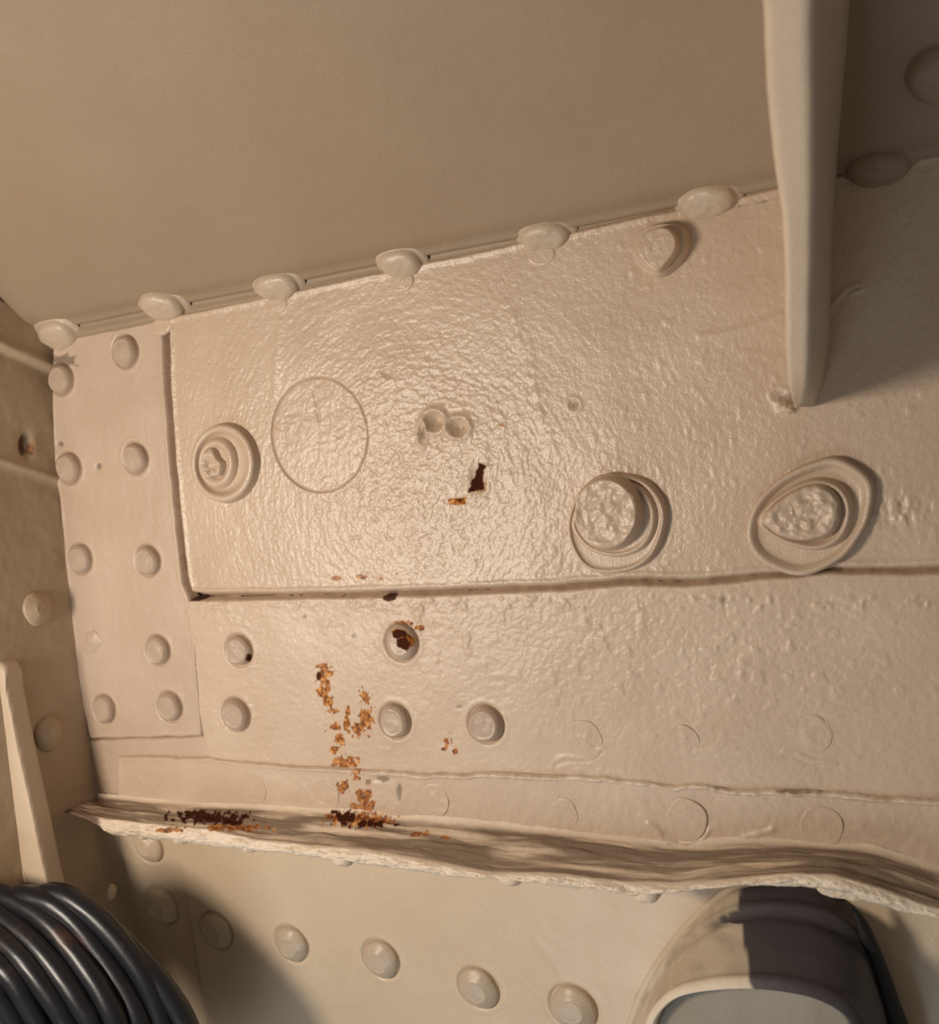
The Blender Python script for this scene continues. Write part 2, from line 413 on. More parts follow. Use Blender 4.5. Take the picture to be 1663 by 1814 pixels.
# rounded corner cove between left wall and lower wall
def cove(name, top, bot, mat):
    V = []; n = 60; m = 16
    for i in range(n):
        t = i/(n-1)
        a = LEFT.hit(*(np.array([top[0], 1470])*(1-t)+np.array([bot[0], 1990])*t), .0004)
        b = LOW.hit(*(np.array([top[1], 1470])*(1-t)+np.array([bot[1], 1990])*t), .0004)
        c = WALL.hit(162+60*t, 1480+520*t, -.002+.0)
        for k in range(m):
            s = k/(m-1); V.append((1-s)**2*a+2*s*(1-s)*(c*.45+(a+b)/2*.55)+s*s*b)
    F = [(i*m+k, i*m+k+1, (i+1)*m+k+1, (i+1)*m+k) for i in range(n-1) for k in range(m-1)]
    V = np.array(V); F = np.array(F); return mklink(name, V, orient(F, V, np.array([.5, -.8, 0])), mat)
cv = cove('corner_cove', (146, 212), (250, 290), M_LEFT)
tag(cv, 'tan curved cove strip in the lower corner right of the white plate edge', 'corner trim')
COVE = Frame(WALL.hit(165, 1560, .006), (.8, .6, 0), (.1, 0, 1))
for x, y, r in [(129, 1538, 15), (198, 1580, 14)]:
    fr = Frame(WALL.hit(x, y, .010), (.25, -.97, 0), (0, 0, 1))
    rivet(fr, x, y, r, 0, cv, hk=.5, flat=.3, mat=M_LOW, lip=.01, name='rivet')

# ================================================================== PLATES
RC = WALL.uv(575, 770); RR = .0272
def f_dbl(U, V, PX, PY, d):
    c = WALL.uv(760, 900)
    q = np.hypot(U-c[0], (V-c[1])); ang = np.arctan2(V-c[1], U-c[0])
    am = .22+1.35*np.exp(-((PX-740)/300)**2-((PY-820)/240)**2)
    am = am*(1-.5*np.exp(-((PX-1080)/150)**2-((PY-640)/150)**2))
    wr = wrinkle(U, V, .0021, 51)
    swirl = fbm(q/.0014, ang*11, 3, 55)
    h = am*(.00017*wr+.00022*swirl)
    h = h+.0009*fbm(U*28, V*28, 2, 56)+.00012*fbm(U*500, V*500, 2, 57)
    # paint ridges and pimples to the right
    h = h+.00022*sst(.3, .7, fbm(U*230, V*180, 2, 58))*sst(900, 1000, PX)
    h = h+.0005*np.exp(-(seg_dist(PX, PY, [(506, 570), (500, 640), (497, 700)])/6)**2)
    h = h+.0005*np.exp(-(seg_dist(PX, PY, [(905, 540), (935, 600), (950, 680), (985, 790)])/12)**2)*(.5+fbm(U*300, V*300, 2, 59))
    h = h+.0005*np.exp(-(seg_dist(PX, PY, [(1245, 596), (1290, 592), (1330, 582), (1385, 560)])/7)**2)
    h = h+.0007*np.exp(-(seg_dist(PX, PY, [(1452, 600), (1475, 545), (1500, 515), (1525, 505), (1532, 515), (1512, 522)])/4.5)**2)
    # circular scribe round the plug
    rc = np.hypot(U-RC[0], V-RC[1])
    h = h-.0016*sst(RR+.0004, RR-.0001, rc)
    # two craters and a chip
    for x, y, rx, ry, a in [(779, 746, 12, 12, .0034), (821, 757, 12, 11, .0032), (757, 767, 5, 14, .0018), (697, 662, 7, 7, .0008), (1024, 717, 7, 7, .0010), (1385, 700, 10, 8, .0008), (855, 848, 11, 26, .0009)]:
        qq = ((PX-x)/rx)**2+((PY-y)/ry)**2
        h = h-a*np.exp(-qq)+.4*a*np.exp(-(np.sqrt(qq)-1.7)**2*4)
    h = h+.0026*np.exp(-((PX-1402)/16)**2-((PY-722)/9)**2)*(.6+1.6*np.abs(fbm(U*500, V*500, 2, 64)))
    h = h+.0009*np.exp(-((PX-1590)/55)**2-((PY-900)/28)**2)*fbm(U*420, V*200, 3, 65)*2
    # proud bead of paint along the lower edge
    h = h+.0006*np.exp(-((d-.0022)/.0013)**2)
    h = h-.0010*np.exp(-((PX-1395)/40)**2-((PY-1005)/18)**2)
    return h
def poly_in(PX, PY, pts): return sst(-1.5, 1.0, sdf(PX, PY, pts))
def r_dbl(U, V, PX, PY, d):
    dk = poly_in(PX+3*fbm(PX*.2, PY*.2, 2, 5), PY, [(858, 819), (872, 824), (865, 833), (862, 850), (868, 866), (852, 868), (838, 872), (846, 846)])
    r = poly_in(PX, PY+2*fbm(PX*.2, PY*.2, 2, 6), [(802, 883), (834, 879), (833, 893), (804, 892)])
    r = np.maximum(r, .7*blobs_sum(PX, PY, [(895, 752, 7, 4), (650, 1019, 11, 5), (605, 1022, 7, 4), (712, 1014, 5, 3), (685, 1022, 5, 3), (328, 970, 5, 30)], 61, k=1.1))
    r = np.maximum(r, .6*blobs_sum(PX, PY, [(858, 862, 14, 12)], 62))
    return {'rust': r, 'deep': dk, 'grime_dark': .4*blobs_sum(PX, PY, [(758, 768, 4, 10), (785, 752, 4, 4), (826, 758, 4, 4), (1400, 705, 22, 12), (853, 990, 4, 4), (1024, 718, 6, 6)], 63)}
dbl = relief('doubler_plate', WALL, [(308, 560), (312, 700), (328, 900), (341, 1020), (349, 1047), (375, 1052), (620, 1049), (760, 1045), (1000, 1035), (1110, 1026), (1150, 1024), (1220, 1027), (1320, 1018), (1400, 1011), (1480, 1004), (1560, 1006), (1663, 1004), (1760, 1003), (1760, 250)],
    M_DBL, .0002, .0048, res=.0005, edge=.0022, wob=.0003, feats=f_dbl, rustf=r_dbl, sd=51)
tag(dbl, 'large raised cream upper plate with a round patch and rust chip, below the sloping ceiling', 'metal plate')
HD = .0050
th = np.linspace(0, 2*math.pi, 60, endpoint=False)
def f_plug(U, V, PX, PY, d):
    return .00022*wrinkle(U, V, .0040, 71)+.00015*fbm(U*600, V*350, 2, 72)-.0005*np.exp(-(seg_dist(PX, PY, [(556, 690), (562, 715), (567, 745)])/2.5)**2)
pl = relief('round_patch', WALL, None, M_DBL, HD-.0012, .0010, res=.0005, edge=.0011, wob=.0002, feats=f_plug, uvpoly=np.stack([RC[0]+RR*np.cos(th), RC[1]+RR*np.sin(th)*1.0], 1), parent=dbl, sd=71, back=.0004)
# half hidden rivet heads just under the seam
for x, y, r in [(490, 538, 14), (712, 499, 15), (960, 452, 16), (288, 576, 13)]:
    rivet(WALL, x, y, r*1.3, HD-.0004, dbl, hk=.16, flat=.75, mat=M_DBL, sd=300+x, irr=.04, asp=1.35)

HS = .0028
SR = [(108, 672, 26), (222, 622, 28), (122, 829, 27), (240, 812, 27), (142, 990, 26), (262, 993, 26), (280, 1152, 25), (185, 1256, 24), (301, 1252, 25)]
PR = [(423, 1152, 27), (418, 1266, 28), (700, 1277, 29), (860, 1283, 32)]
LR = [(383, 1648, 29), (517, 1672, 29), (675, 1699, 31), (848, 1750, 33), (1016, 1785, 37)]
def f_strap(U, V, PX, PY, d):
    h = .0006*fbm(U*40, V*30, 2, 81)+.00022*fbm(U*300, V*160, 3, 82)
    q = ((PX-181)/6)**2+((PY-826)/8)**2; h = h-.0007*np.exp(-q)+seats(WALL, SR, U, V, HS)
    q = ((PX-114)/5)**2+((PY-786)/5)**2; h = h-.0006*np.exp(-q)
    h = h+.0004*np.exp(-((d-.0016)/.0011)**2)
    return h
def r_strap(U, V, PX, PY, d):
    return {'grime_dark': .6*blobs_sum(PX, PY, [(181, 826, 6, 8), (114, 786, 5, 5), (120, 640, 30, 12)], 83), 'rust': .4*blobs_sum(PX, PY, [(330, 980, 5, 40)], 84)}
st = relief('riveted_strap', WALL, [(99, 560), (294, 560), (297, 640), (312, 850), (330, 1030), (342, 1060), (352, 1130), (366, 1298), (362, 1303), (165, 1308), (150, 1240), (130, 1080), (111, 880), (103, 840), (98, 700)],
    M_STRAP, -.0002, .0030, res=.0005, edge=.0014, wob=.0003, feats=f_strap, rustf=r_strap, sd=81)
tag(st, 'tall cream strap with two columns of rivets in the left corner', 'metal strap')
HS = .0028
for x, y, r in [(108, 672, 26), (222, 622, 28), (122, 829, 27), (240, 812, 27), (142, 990, 26), (262, 993, 26), (280, 1152, 25), (185, 1256, 24), (301, 1252, 25)]:
    rivet(WALL, x, y, r, HS, st, hk=.40, flat=.72, mat=M_RIV)
rivet(WALL, 163, 1137, 20, HS, st, hk=.22, flat=.3, mat=M_STRAP, irr=.14, label='crumbled rivet head with chipped paint', lip=.08)

def f_pnl(U, V, PX, PY, d):
    am = .3+.8*np.exp(-((PX-820)/300)**2-((PY-1090)/50)**2)+.9*np.exp(-((PX-1250)/330)**2-((PY-1165)/75)**2)
    h = am*(.00014*wrinkle(U, V*1.2, .0034, 91)+.00035*sst(.2, .5, fbm(U*170, V*190, 2, 92)))
    h = h+.0009*fbm(U*24, V*28, 2, 93)+.00012*fbm(U*420, V*420, 2, 94)
    h = h+seats(WALL, PR+[(711, 1138, 31)], U, V, HS)
    h = h+.0005*sst(20, 4, np.abs(PY-1066))*sst(.05, .4, fbm(U*260, V*260, 2, 96))
    left = sst(640, 420, PX); h = h+left*.00035*np.abs(fbm(U*90, V*300, 3, 95))
    for pts, a, wd in [([(990, 1345), (1003, 1338), (1030, 1340), (1052, 1338), (1070, 1322)], .0004, 5), ([(1235, 1330), (1270, 1327), (1305, 1325)], .0003, 5), ([(1390, 1330), (1410, 1331), (1440, 1345), (1480, 1352)], .0004, 5), ([(1440, 1285), (1465, 1280), (1470, 1300)], .0004, 6)]:
        h = h+a*np.exp(-(seg_dist(PX, PY, pts)/wd)**2)-a*.9*np.exp(-(seg_dist(PX, PY-5, pts)/4)**2)
    for x, y, rx, ry, a in [(819, 1249, 5, 4, .0006), (1286, 1060, 4, 10, .001)]:
        h = h-a*np.exp(-((PX-x)/rx)**2-((PY-y)/ry)**2)
    return h
RP = [(583, 1190, 14, 16), (577, 1222, 9, 11), (585, 1240, 8, 16), (592, 1256, 12, 6), (622, 1256, 4, 12), (597, 1286, 17, 7), (620, 1283, 7, 12), (645, 1290, 15, 13), (654, 1268, 11, 22), (652, 1232, 8, 12), (607, 1308, 8, 12), (599, 1322, 6, 8), (618, 1346, 22, 9), (798, 1313, 8, 14), (810, 1328, 8, 5), (750, 1110, 9, 8), (718, 1102, 16, 4), (585, 1210, 6, 20)]
def r_pnl(U, V, PX, PY, d):
    return {'rust': np.clip(blobs_sum(PX, PY, RP, 97, .17, 1.5), 0, 1)*.92, 'deep': np.maximum(blobs_sum(PX, PY, [(694, 1057, 13, 7), (571, 1195, 5, 9), (352, 1056, 20, 8)], 98, k=.3), poly_in(PX, PY, [(604, 1056), (612, 1045), (614, 1047), (607, 1058)])*.7)*.95,
            'grime_dark': .5*blobs_sum(PX, PY, [(819, 1249, 4, 3), (1286, 1060, 3, 8), (632, 1124, 5, 4), (545, 1090, 4, 4)], 99, k=.3)}
pn = relief('wall_panel_plate', WALL, [(338, 1062), (349, 1058), (375, 1061), (620, 1057), (760, 1053), (1000, 1042), (1110, 1034), (1150, 1033), (1220, 1035), (1320, 1026), (1400, 1019), (1480, 1012), (1560, 1014), (1663, 1012), (1760, 1011), (1760, 1440), (1663, 1430), (1200, 1400), (900, 1385), (500, 1375), (384, 1362), (366, 1310), (343, 1170)],
    M_PNL, -.0002, .0029, res=.0005, edge=.0012, wob=.0003, feats=f_pnl, rustf=r_pnl, sd=91)
tag(pn, 'long cream middle plate with rust streaks between the raised plate and the ledge', 'metal plate')
for x, y, r in [(423, 1152, 27), (418, 1266, 28), (700, 1277, 29), (860, 1283, 32)]:
    def rr(V, x=x):
        PX, PY = proj(V); return {'deep': poly_in(PX, PY, [(438, 1158), (447, 1160), (444, 1172), (434, 1170)])}
    rivet(WALL, x, y, r, HS, pn, hk=.40, flat=.72, mat=M_RIV, attrf=rr)
def rr(V):
    PX, PY = proj(V)
    return {'deep': blobs_sum(PX, PY, [(707, 1122, 13, 9), (714, 1140, 12, 12)], 7, k=.7), 'rust': blobs_sum(PX, PY, [(722, 1132, 13, 14), (705, 1120, 12, 6)], 8, k=.8)}
rivet(WALL, 711, 1138, 31, HS, pn, hk=.34, flat=.66, mat=M_RIV, attrf=rr, label='rivet head with chipped paint and brown rust', lip=.03)
for x, y, r in [(1035, 1310, 34), (1210, 1312, 28), (1440, 1298, 32)]:
    rivet(WALL, x, y, r, HS-.0001, pn, name='flush_rivet', hk=.06, flat=.9, mat=M_PNL, lip=.0, irr=.05)

# filler strip and ledge angle
fi = relief('filler_strip', WALL, [(161, 1309), (368, 1304), (377, 1307), (380, 1345), (380, 1425), (168, 1418)], M_STRAP, -.0004, .0022, res=.0006, edge=.0011, feats=lambda U, V, PX, PY, d: .0004*fbm(U*70, V*70, 3, 101)+.0003*fbm(U*400, V*300, 2, 102)*sst(215, 190, PX), sd=101)
tag(fi, 'small cream filler strip between the riveted strap and the ledge end', 'metal strip')
LE = empty('ledge_angle', WALL.hit(900, 1500), 'long protruding cream ledge with crusted front edge and dark rust spots', 'ledge')
def f_fl(U, V, PX, PY, d):
    h = .0006*fbm(U*40, V*60, 2, 111)+.00025*fbm(U*300, V*240, 3, 112)
    h = h+.0011*np.exp(-((d-.0016)/.0011)**2)*(sst(400, 600, PX)*.7+.3)*(1+fbm(U*240, V*240, 2, 113))
    h = h+.0006*np.exp(-(seg_dist(PX, PY, [(1325, 1475), (1355, 1468), (1372, 1462)])/6)**2)
    h = h+.0007*np.exp(-(seg_dist(PX, PY, [(1155, 1452), (1170, 1462), (1180, 1478), (1215, 1490), (1250, 1480), (1260, 1465)])/5)**2)
    for x, y, rx, ry, a in [(715, 1400, 5, 14, .0006), (680, 1376, 12, 5, .0006)]: h = h-a*np.exp(-((PX-x)/rx)**2-((PY-y)/ry)**2)
    return h
def r_fl(U, V, PX, PY, d):
    pale = .8*np.exp(-((d-.0013)/.0009)**2)*sst(560, 720, PX)*sst(-.25, .15, fbm(U*180, V*300, 3, 119))
    return {'pale': pale, 'rust': blobs_sum(PX, PY, [(655, 1410, 13, 20), (648, 1425, 16, 10), (665, 1420, 8, 9), (618, 1388, 10, 10), (640, 1368, 8, 12)], 117, .17, 1.4)*.9,
            'grime_dark': .55*blobs_sum(PX, PY, [(715, 1398, 5, 16), (684, 1374, 12, 6), (662, 1380, 6, 6), (1420, 1395, 40, 4), (1290, 1388, 30, 4)], 118, k=.6)}
fl = relief('vertical_flange', WALL, [(216, 1336), (250, 1334), (375, 1337), (440, 1344), (560, 1352), (640, 1356), (760, 1364), (900, 1362), (1000, 1367), (1080, 1367), (1125, 1374), (1200, 1384), (1235, 1379), (1300, 1389), (1400, 1391), (1520, 1397), (1560, 1402), (1663, 1407), (1760, 1412), (1760, 1590), (1663, 1560), (1550, 1522), (1330, 1503), (1000, 1488), (650, 1452), (216, 1428)],
    M_PNL, -.0006, .0048, res=.0005, edge=.0018, wob=.0004, feats=f_fl, rustf=r_fl, parent=LE, sd=111)
for x, y, r in [(450, 1398, 26), (577, 1409, 27), (771, 1416, 28), (1000, 1440, 26), (1216, 1452, 38), (1455, 1466, 38)]:
    rivet(WALL, x, y, r, .0040, LE, name='flush_rivet', hk=.07, flat=.88, mat=M_PNL, lip=.0, irr=.05)
inner = [(120, 1424), (165, 1412), (230, 1417), (400, 1432), (560, 1436), (650, 1440), (700, 1450), (800, 1456), (1000, 1476), (1150, 1492), (1200, 1497), (1330, 1490), (1450, 1498), (1550, 1507), (1663, 1545), (1760, 1570)]
ctop = [(112, 1432), (160, 1446), (180, 1450), (261, 1460), (373, 1470), (447, 1488), (560, 1500), (649, 1507), (798, 1535), (873, 1549), (966, 1548), (1120, 1566), (1191, 1570), (1319, 1556), (1399, 1548), (1478, 1551), (1558, 1576), (1663, 1612), (1760, 1640)]
cbot = [(112, 1434), (160, 1452), (176, 1458), (184, 1478), (298, 1489), (410, 1503), (522, 1514), (620, 1528), (724, 1541), (836, 1556), (947, 1562), (1120, 1586), (1191, 1582), (1319, 1570), (1399, 1568), (1498, 1580), (1598, 1617), (1663, 1628), (1760, 1660)]
def interp_x(pts, xs):
    P = np.array(pts, float); return np.interp(xs, P[:, 0], P[:, 1])
n = 1500; m1, m2, m3 = 46, 26, 12
xs = np.linspace(118, 1755, n)
def smooth1(a, k):
    kk = np.hanning(k); kk /= kk.sum(); return np.convolve(np.pad(a, k//2, mode='edge'), kk, 'valid')[:len(a)]
yi = smooth1(interp_x(inner, xs), 41); yt = smooth1(interp_x(ctop, xs), 41); yb = smooth1(interp_x(cbot, xs), 41)
PIN = .0040; PF = .027
# inner fold positions are parameterised so that the front sits in front of the fold along the wall normal
front = np.array([WALL.hit(x, y, PF) for x, y in zip(xs, yt)]); fbot = np.array([WALL.hit(x, y, PF-.0005) for x, y in zip(xs, yb)])
inn = np.array([WALL.hit(x, y, PIN) for x, y in zip(xs, yi)])
zi = np.interp(front[:, 0], inn[:, 0], inn[:, 2])
inn = np.stack([front[:, 0], np.full(n, -PIN), zi], 1)
S = np.linspace(0, 1, m1); X = front[:, 0]
V = []
for j in range(m1):
    s = S[j]; p = inn*(1-s)+front*s
    am = .0013*math.sin(math.pi*min(1, s*1.05))
    hz = am*(fbm(X*22+3, np.full(n, s*3.0), 3, 121)*1.5+1.3*fbm(X*45, np.full(n, s*9.0), 3, 122))+.00035*fbm(X*160, np.full(n, s*16), 3, 123)
    hz = hz+.0025*max(0, 1-s/.12)**2
    p = p.copy(); p[:, 2] += hz; V.append(p)
for j in range(1, m2+1):
    s = j/m2; p = front*(1-s)+fbot*s
    bul = .0016*math.sin(math.pi*s)
    cr = .0016*fbm(X*150, np.full(n, s*2.6), 4, 131)+.0016*np.abs(fbm(X*70, np.full(n, s*2.5), 3, 132))+.0004*fbm(X*600, np.full(n, s*7), 2, 133)
    p = p.copy(); p[:, 1] -= bul+cr*math.sin(math.pi*(.1+.85*s)); p[:, 2] += .0013*fbm(X*180, np.full(n, s), 4, 134)*s; V.append(p)
back = fbot.copy(); back[:, 1] = .002
for j in range(1, m3+1):
    s = j/m3; p = fbot*(1-s)+back*s; p = p.copy(); p[:, 2] += .0005*fbm(X*120, np.full(n, s*3), 3, 135)+.0012*math.sin(math.pi*min(1, s*2)/1)*.6; V.append(p)
m = len(V); V = np.array(V).reshape(-1, 3)
F = np.array([(j*n+i, j*n+i+1, (j+1)*n+i+1, (j+1)*n+i) for j in range(m-1) for i in range(n-1)])
PX, PY = proj(V)
svec = np.repeat(np.concatenate([S, np.full(m2+m3, 1.3)]), n)
st_n = fbm(np.tile(X, m)*30, svec*8, 4, 141)
gr = np.clip(.60+1.6*st_n+.35*sst(800, 250, PX), 0, .9)*(svec <= 1)*sst(.02, .12, svec)*sst(1.0, .93, svec)  # real dirt, deepened so the ledge top stays dark under the lamp
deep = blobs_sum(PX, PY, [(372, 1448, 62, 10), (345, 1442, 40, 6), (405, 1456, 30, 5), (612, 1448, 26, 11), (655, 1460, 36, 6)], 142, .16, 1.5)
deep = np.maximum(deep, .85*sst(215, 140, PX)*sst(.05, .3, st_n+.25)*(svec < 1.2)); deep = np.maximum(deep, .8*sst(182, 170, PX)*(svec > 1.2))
rs = blobs_sum(PX, PY, [(650, 1452, 45, 12), (605, 1450, 26, 11), (420, 1466, 60, 6), (300, 1470, 30, 4), (745, 1477, 20, 4), (790, 1484, 10, 4)], 143, .14, 1.3)*.9
ld = mklink('shelf_flange', V, F[:, ::-1], M_LEDGE, LE, {'grime_dark': gr, 'deep': deep, 'rust': rs, 'pale': sst(.93, 1.02, svec)*(.75+.25*st_n)})
me = ld.data
# underside rivet tails peeking below the crusted edge
DN = None
for x, y, r in [(255, 1486, 17), (320, 1493, 18), (443, 1508, 18), (608, 1527, 22), (905, 1560, 22), (1146, 1588, 22)]:
    fr = Frame(WALL.hit(x, y-14, PF-.004), (1, 0, 0), (0, 1, .12)); 
    fr.N = -np.abs(np.cross(fr.U, fr.V))*np.array([0, 0, 1.]); fr.N = np.array([0, 0, -1.])
    c = fr.O; r0 = r*.00024
    ring = np.stack([r0*np.cos(th)*1.15, r0*np.sin(th)], 1)
    disc('rivet_tail', fr, ring, 0, [(1.0, -.001), (1.0, .2*r0), (.9, .55*r0), (.65, .85*r0), (.3, .95*r0), (.05, .98*r0)], M_LEDGE, LE, lump=.0010, sd=x, lumpsc=300)

# ================================================================== FASTENERS
def ring_px(fr, pts, h, n=72): return smooth_closed([fr.uv(*p, h) for p in pts], n)
# left fastener
def ell_px(cx, cy, rx, ry, rot=0, k=12):
    return [(cx+rx*math.cos(t)*math.cos(rot)-ry*math.sin(t)*math.sin(rot), cy+rx*math.cos(t)*math.sin(rot)+ry*math.sin(t)*math.cos(rot)) for t in np.linspace(0, 2*math.pi, k, endpoint=False)]
B1 = empty('bolt', WALL.hit(398, 820, HD), 'bolt in the recessed round washer at the left end of the upper plate', 'bolt', 'large bolts on the raised upper plate')
disc('washer', WALL, ring_px(WALL, ell_px(403, 820, 57, 70), HD), HD, [(1.04, -.0006), (1.0, .002), (.97, .0042), (.90, .0050), (.82, .0046), (.74, .0024, -.001, 0), (.66, .0012, -.0012, 0), (.5, .001, -.0015, 0), (.1, .001, -.0015, 0)], M_DBL, B1, sd=3)
disc('collar', WALL, ring_px(WALL, ell_px(388, 820, 33, 45), HD+.001), HD+.001, [(1.05, -.0004), (1.0, .0012), (.9, .0028), (.78, .0032), (.66, .0024), (.55, .0010), (.3, .0008), (.1, .0008)], M_DBL, B1, sd=4)
disc('bolt_stub', WALL, ring_px(WALL, [(362, 806), (372, 790), (384, 796), (392, 812), (402, 822), (396, 842), (384, 846), (370, 852), (358, 834)], HD+.002), HD+.0015, [(1.0, -.0004), (.92, .002), (.75, .0036), (.5, .0032), (.3, .0022), (.1, .0018)], M_DBL, B1, lump=.0016, sd=5, lumpsc=420)
# middle fastener
B2 = empty('bolt', WALL.hit(1090, 925, HD), 'round-headed bolt on an off-centre stepped washer, middle of the three', 'bolt', 'large bolts on the raised upper plate')
disc('washer', WALL, ring_px(WALL, [(1008, 930), (1022, 880), (1055, 848), (1098, 838), (1145, 850), (1176, 885), (1182, 925), (1165, 975), (1135, 1003), (1090, 1014), (1045, 1008), (1018, 975)], HD), HD, [(1.03, -.0006), (1.0, .0016), (.97, .0034), (.92, .0036), (.86, .0024), (.5, .0024), (.1, .0024)], M_DBL, B2, sd=6)
disc('inner_washer', WALL, ring_px(WALL, [(1014, 925), (1030, 880), (1062, 852), (1100, 848), (1140, 864), (1162, 900), (1160, 940), (1138, 972), (1095, 986), (1050, 976), (1024, 952)], HD+.002), HD+.0022, [(1.02, -.0004), (1.0, .0011), (.96, .0022), (.90, .0024), (.84, .0016), (.5, .0014), (.1, .0014)], M_DBL, B2, sd=7)
disc('bolt_head', WALL, ring_px(WALL, ell_px(1080, 908, 56, 62), HD+.0042), HD+.0030, [(1.06, 0), (1.12, .0004), (1.04, .0030), (1.0, .0058), (.95, .0070), (.88, .0072), (.5, .0068), (.25, .0070), (.05, .0070)], M_DBL, B2, lump=.0010, sd=8, lumpsc=380)
# right fastener
B3 = empty('bolt', WALL.hit(1435, 915, HD), 'bolt with a lens-shaped head on a large pointed washer, nearest the tapered stiffener', 'bolt', 'large bolts on the raised upper plate')
disc('washer', WALL, ring_px(WALL, [(1324, 940), (1340, 890), (1385, 845), (1440, 818), (1490, 810), (1545, 848), (1545, 905), (1525, 950), (1490, 990), (1425, 1018), (1370, 1005), (1335, 978)], HD, 96), HD, [(1.02, -.0006), (1.0, .0020), (.975, .0042), (.91, .0046), (.84, .0030), (.78, .0020), (.5, .0020), (.1, .0020)], M_DBL, B3, sd=9)
disc('collar', WALL, ring_px(WALL, [(1342, 925), (1365, 888), (1410, 858), (1455, 846), (1495, 862), (1512, 900), (1500, 945), (1468, 970), (1425, 972), (1375, 955)], HD+.002), HD+.0018, [(1.04, -.0004), (1.0, .0012), (.95, .0034), (.88, .0040), (.80, .0026), (.72, .0010), (.5, .0010), (.1, .0010)], M_DBL, B3, sd=10)
disc('bolt_head', WALL, ring_px(WALL, [(1352, 918), (1378, 890), (1415, 866), (1455, 858), (1484, 880), (1488, 915), (1470, 945), (1430, 956), (1390, 950), (1365, 935)], HD+.004), HD+.0026, [(1.10, 0), (1.04, .0022), (.98, .0046), (.90, .0058), (.75, .0060), (.4, .0056), (.05, .0058)], M_DBL, B3, lump=.0016, sd=11, lumpsc=380)
# nut near the seam
B4 = empty('nut', WALL.hit(1172, 445, HD), 'small painted nut with a pointed lower corner just under the ceiling seam', 'nut')
disc('washer', WALL, ring_px(WALL, [(1124, 440), (1135, 412), (1165, 400), (1195, 398), (1218, 408), (1222, 436), (1205, 468), (1176, 490), (1148, 485), (1128, 465)], HD), HD, [(1.04, -.0005), (1.0, .0020), (.95, .0040), (.88, .0044), (.1, .0044)], M_DBL, B4, sd=12)
disc('nut_body', WALL, ring_px(WALL, [(1138, 452), (1140, 428), (1156, 412), (1184, 405), (1202, 418), (1206, 442), (1190, 468), (1172, 484), (1152, 472)], HD+.003), HD+.002, [(1.06, 0), (1.02, .0030), (.98, .0062), (.92, .0074), (.8, .0076), (.1, .0076)], M_DBL, B4, lump=.0003, sd=13)

# ================================================================== TAPERED STIFFENER
def ceil_h(px, py):      # distance of the ceiling in front of the wall along this ray, at least the plate surface
    p = CEIL.hit(px, py); return max(-p[1], .004)
lev = [(-140, 1346, 1441, 1530), (-60, 1349, 1441, 1518), (0, 1352, 1441, 1510), (60, 1355, 1442, 1504), (120, 1358, 1443, 1498), (200, 1362, 1443, 1491), (300, 1373, 1443, 1484), (380, 1384, 1442, 1479), (460, 1388, 1441, 1476), (540, 1391, 1440, 1473), (620, 1392, 1438, 1469), (670, 1396, 1434, 1462), (700, 1402, 1428, 1452), (720, 1407, 1418, 1444)]
hs = np.interp([l[0] for l in lev], [-140, 0, 200, 375, 600, 680, 705, 722], [.150, .132, .112, .096, .080, .070, .058, .040])
L4 = []
for (py, xl, xr, xb), h in zip(lev, hs):
    L4.append(([xl, py], [xr, py], [xb, py], h))
rows = []
k = 90
par = np.linspace(0, 1, len(lev)); arr = np.array([[l[0], l[1], l[2], l[3], h] for l, h in zip(lev, hs)])
arr = spline(arr, k)
for py, xl, xr, xb, h in arr:
    FLp = WALL.hit(xl, py, h); FRp = WALL.hit(xr, py, h-.001); hb = ceil_h(xb, py)-.004
    BRp = WALL.hit(xb, py, hb)
    BLp = BRp+np.array([-(FRp[0]-FLp[0]), 0, 0])
    rw = []
    W = FRp-FLp; nrm = np.array([0, -1, 0])
    for t in np.linspace(0, 1, 16):      # rounded front face
        e = 1-abs(2*t-1)**6
        rw.append(FLp+W*t+nrm*(.0022*e))
    for t in np.linspace(0, 1, 14)[1:]: rw.append(FRp*(1-t)+BRp*t)
    rw.append(BLp)
    for t in np.linspace(0, 1, 10)[1:-1]: rw.append(BLp*(1-t)+FLp*t)
    rows.append(rw)
R_ = np.array(rows); mm = R_.shape[1]
V = R_.reshape(-1, 3); V = V+np.stack([.0006*fbm(V[:, 2]*60, V[:, 1]*60, 3, 151), .0005*fbm(V[:, 2]*50, V[:, 0]*50, 3, 152), 0*V[:, 0]], 1)
F = [(i*mm+j, i*mm+(j+1) % mm, (i+1)*mm+(j+1) % mm, (i+1)*mm+j) for i in range(k-1) for j in range(mm)]
gs = mklink('tapered_stiffener', V, np.array(F), M_GUS)
tag(gs, 'tall tapered cream stiffener rib hanging in front of the upper plate and ceiling', 'stiffener')
PXg, PYg = proj(V)

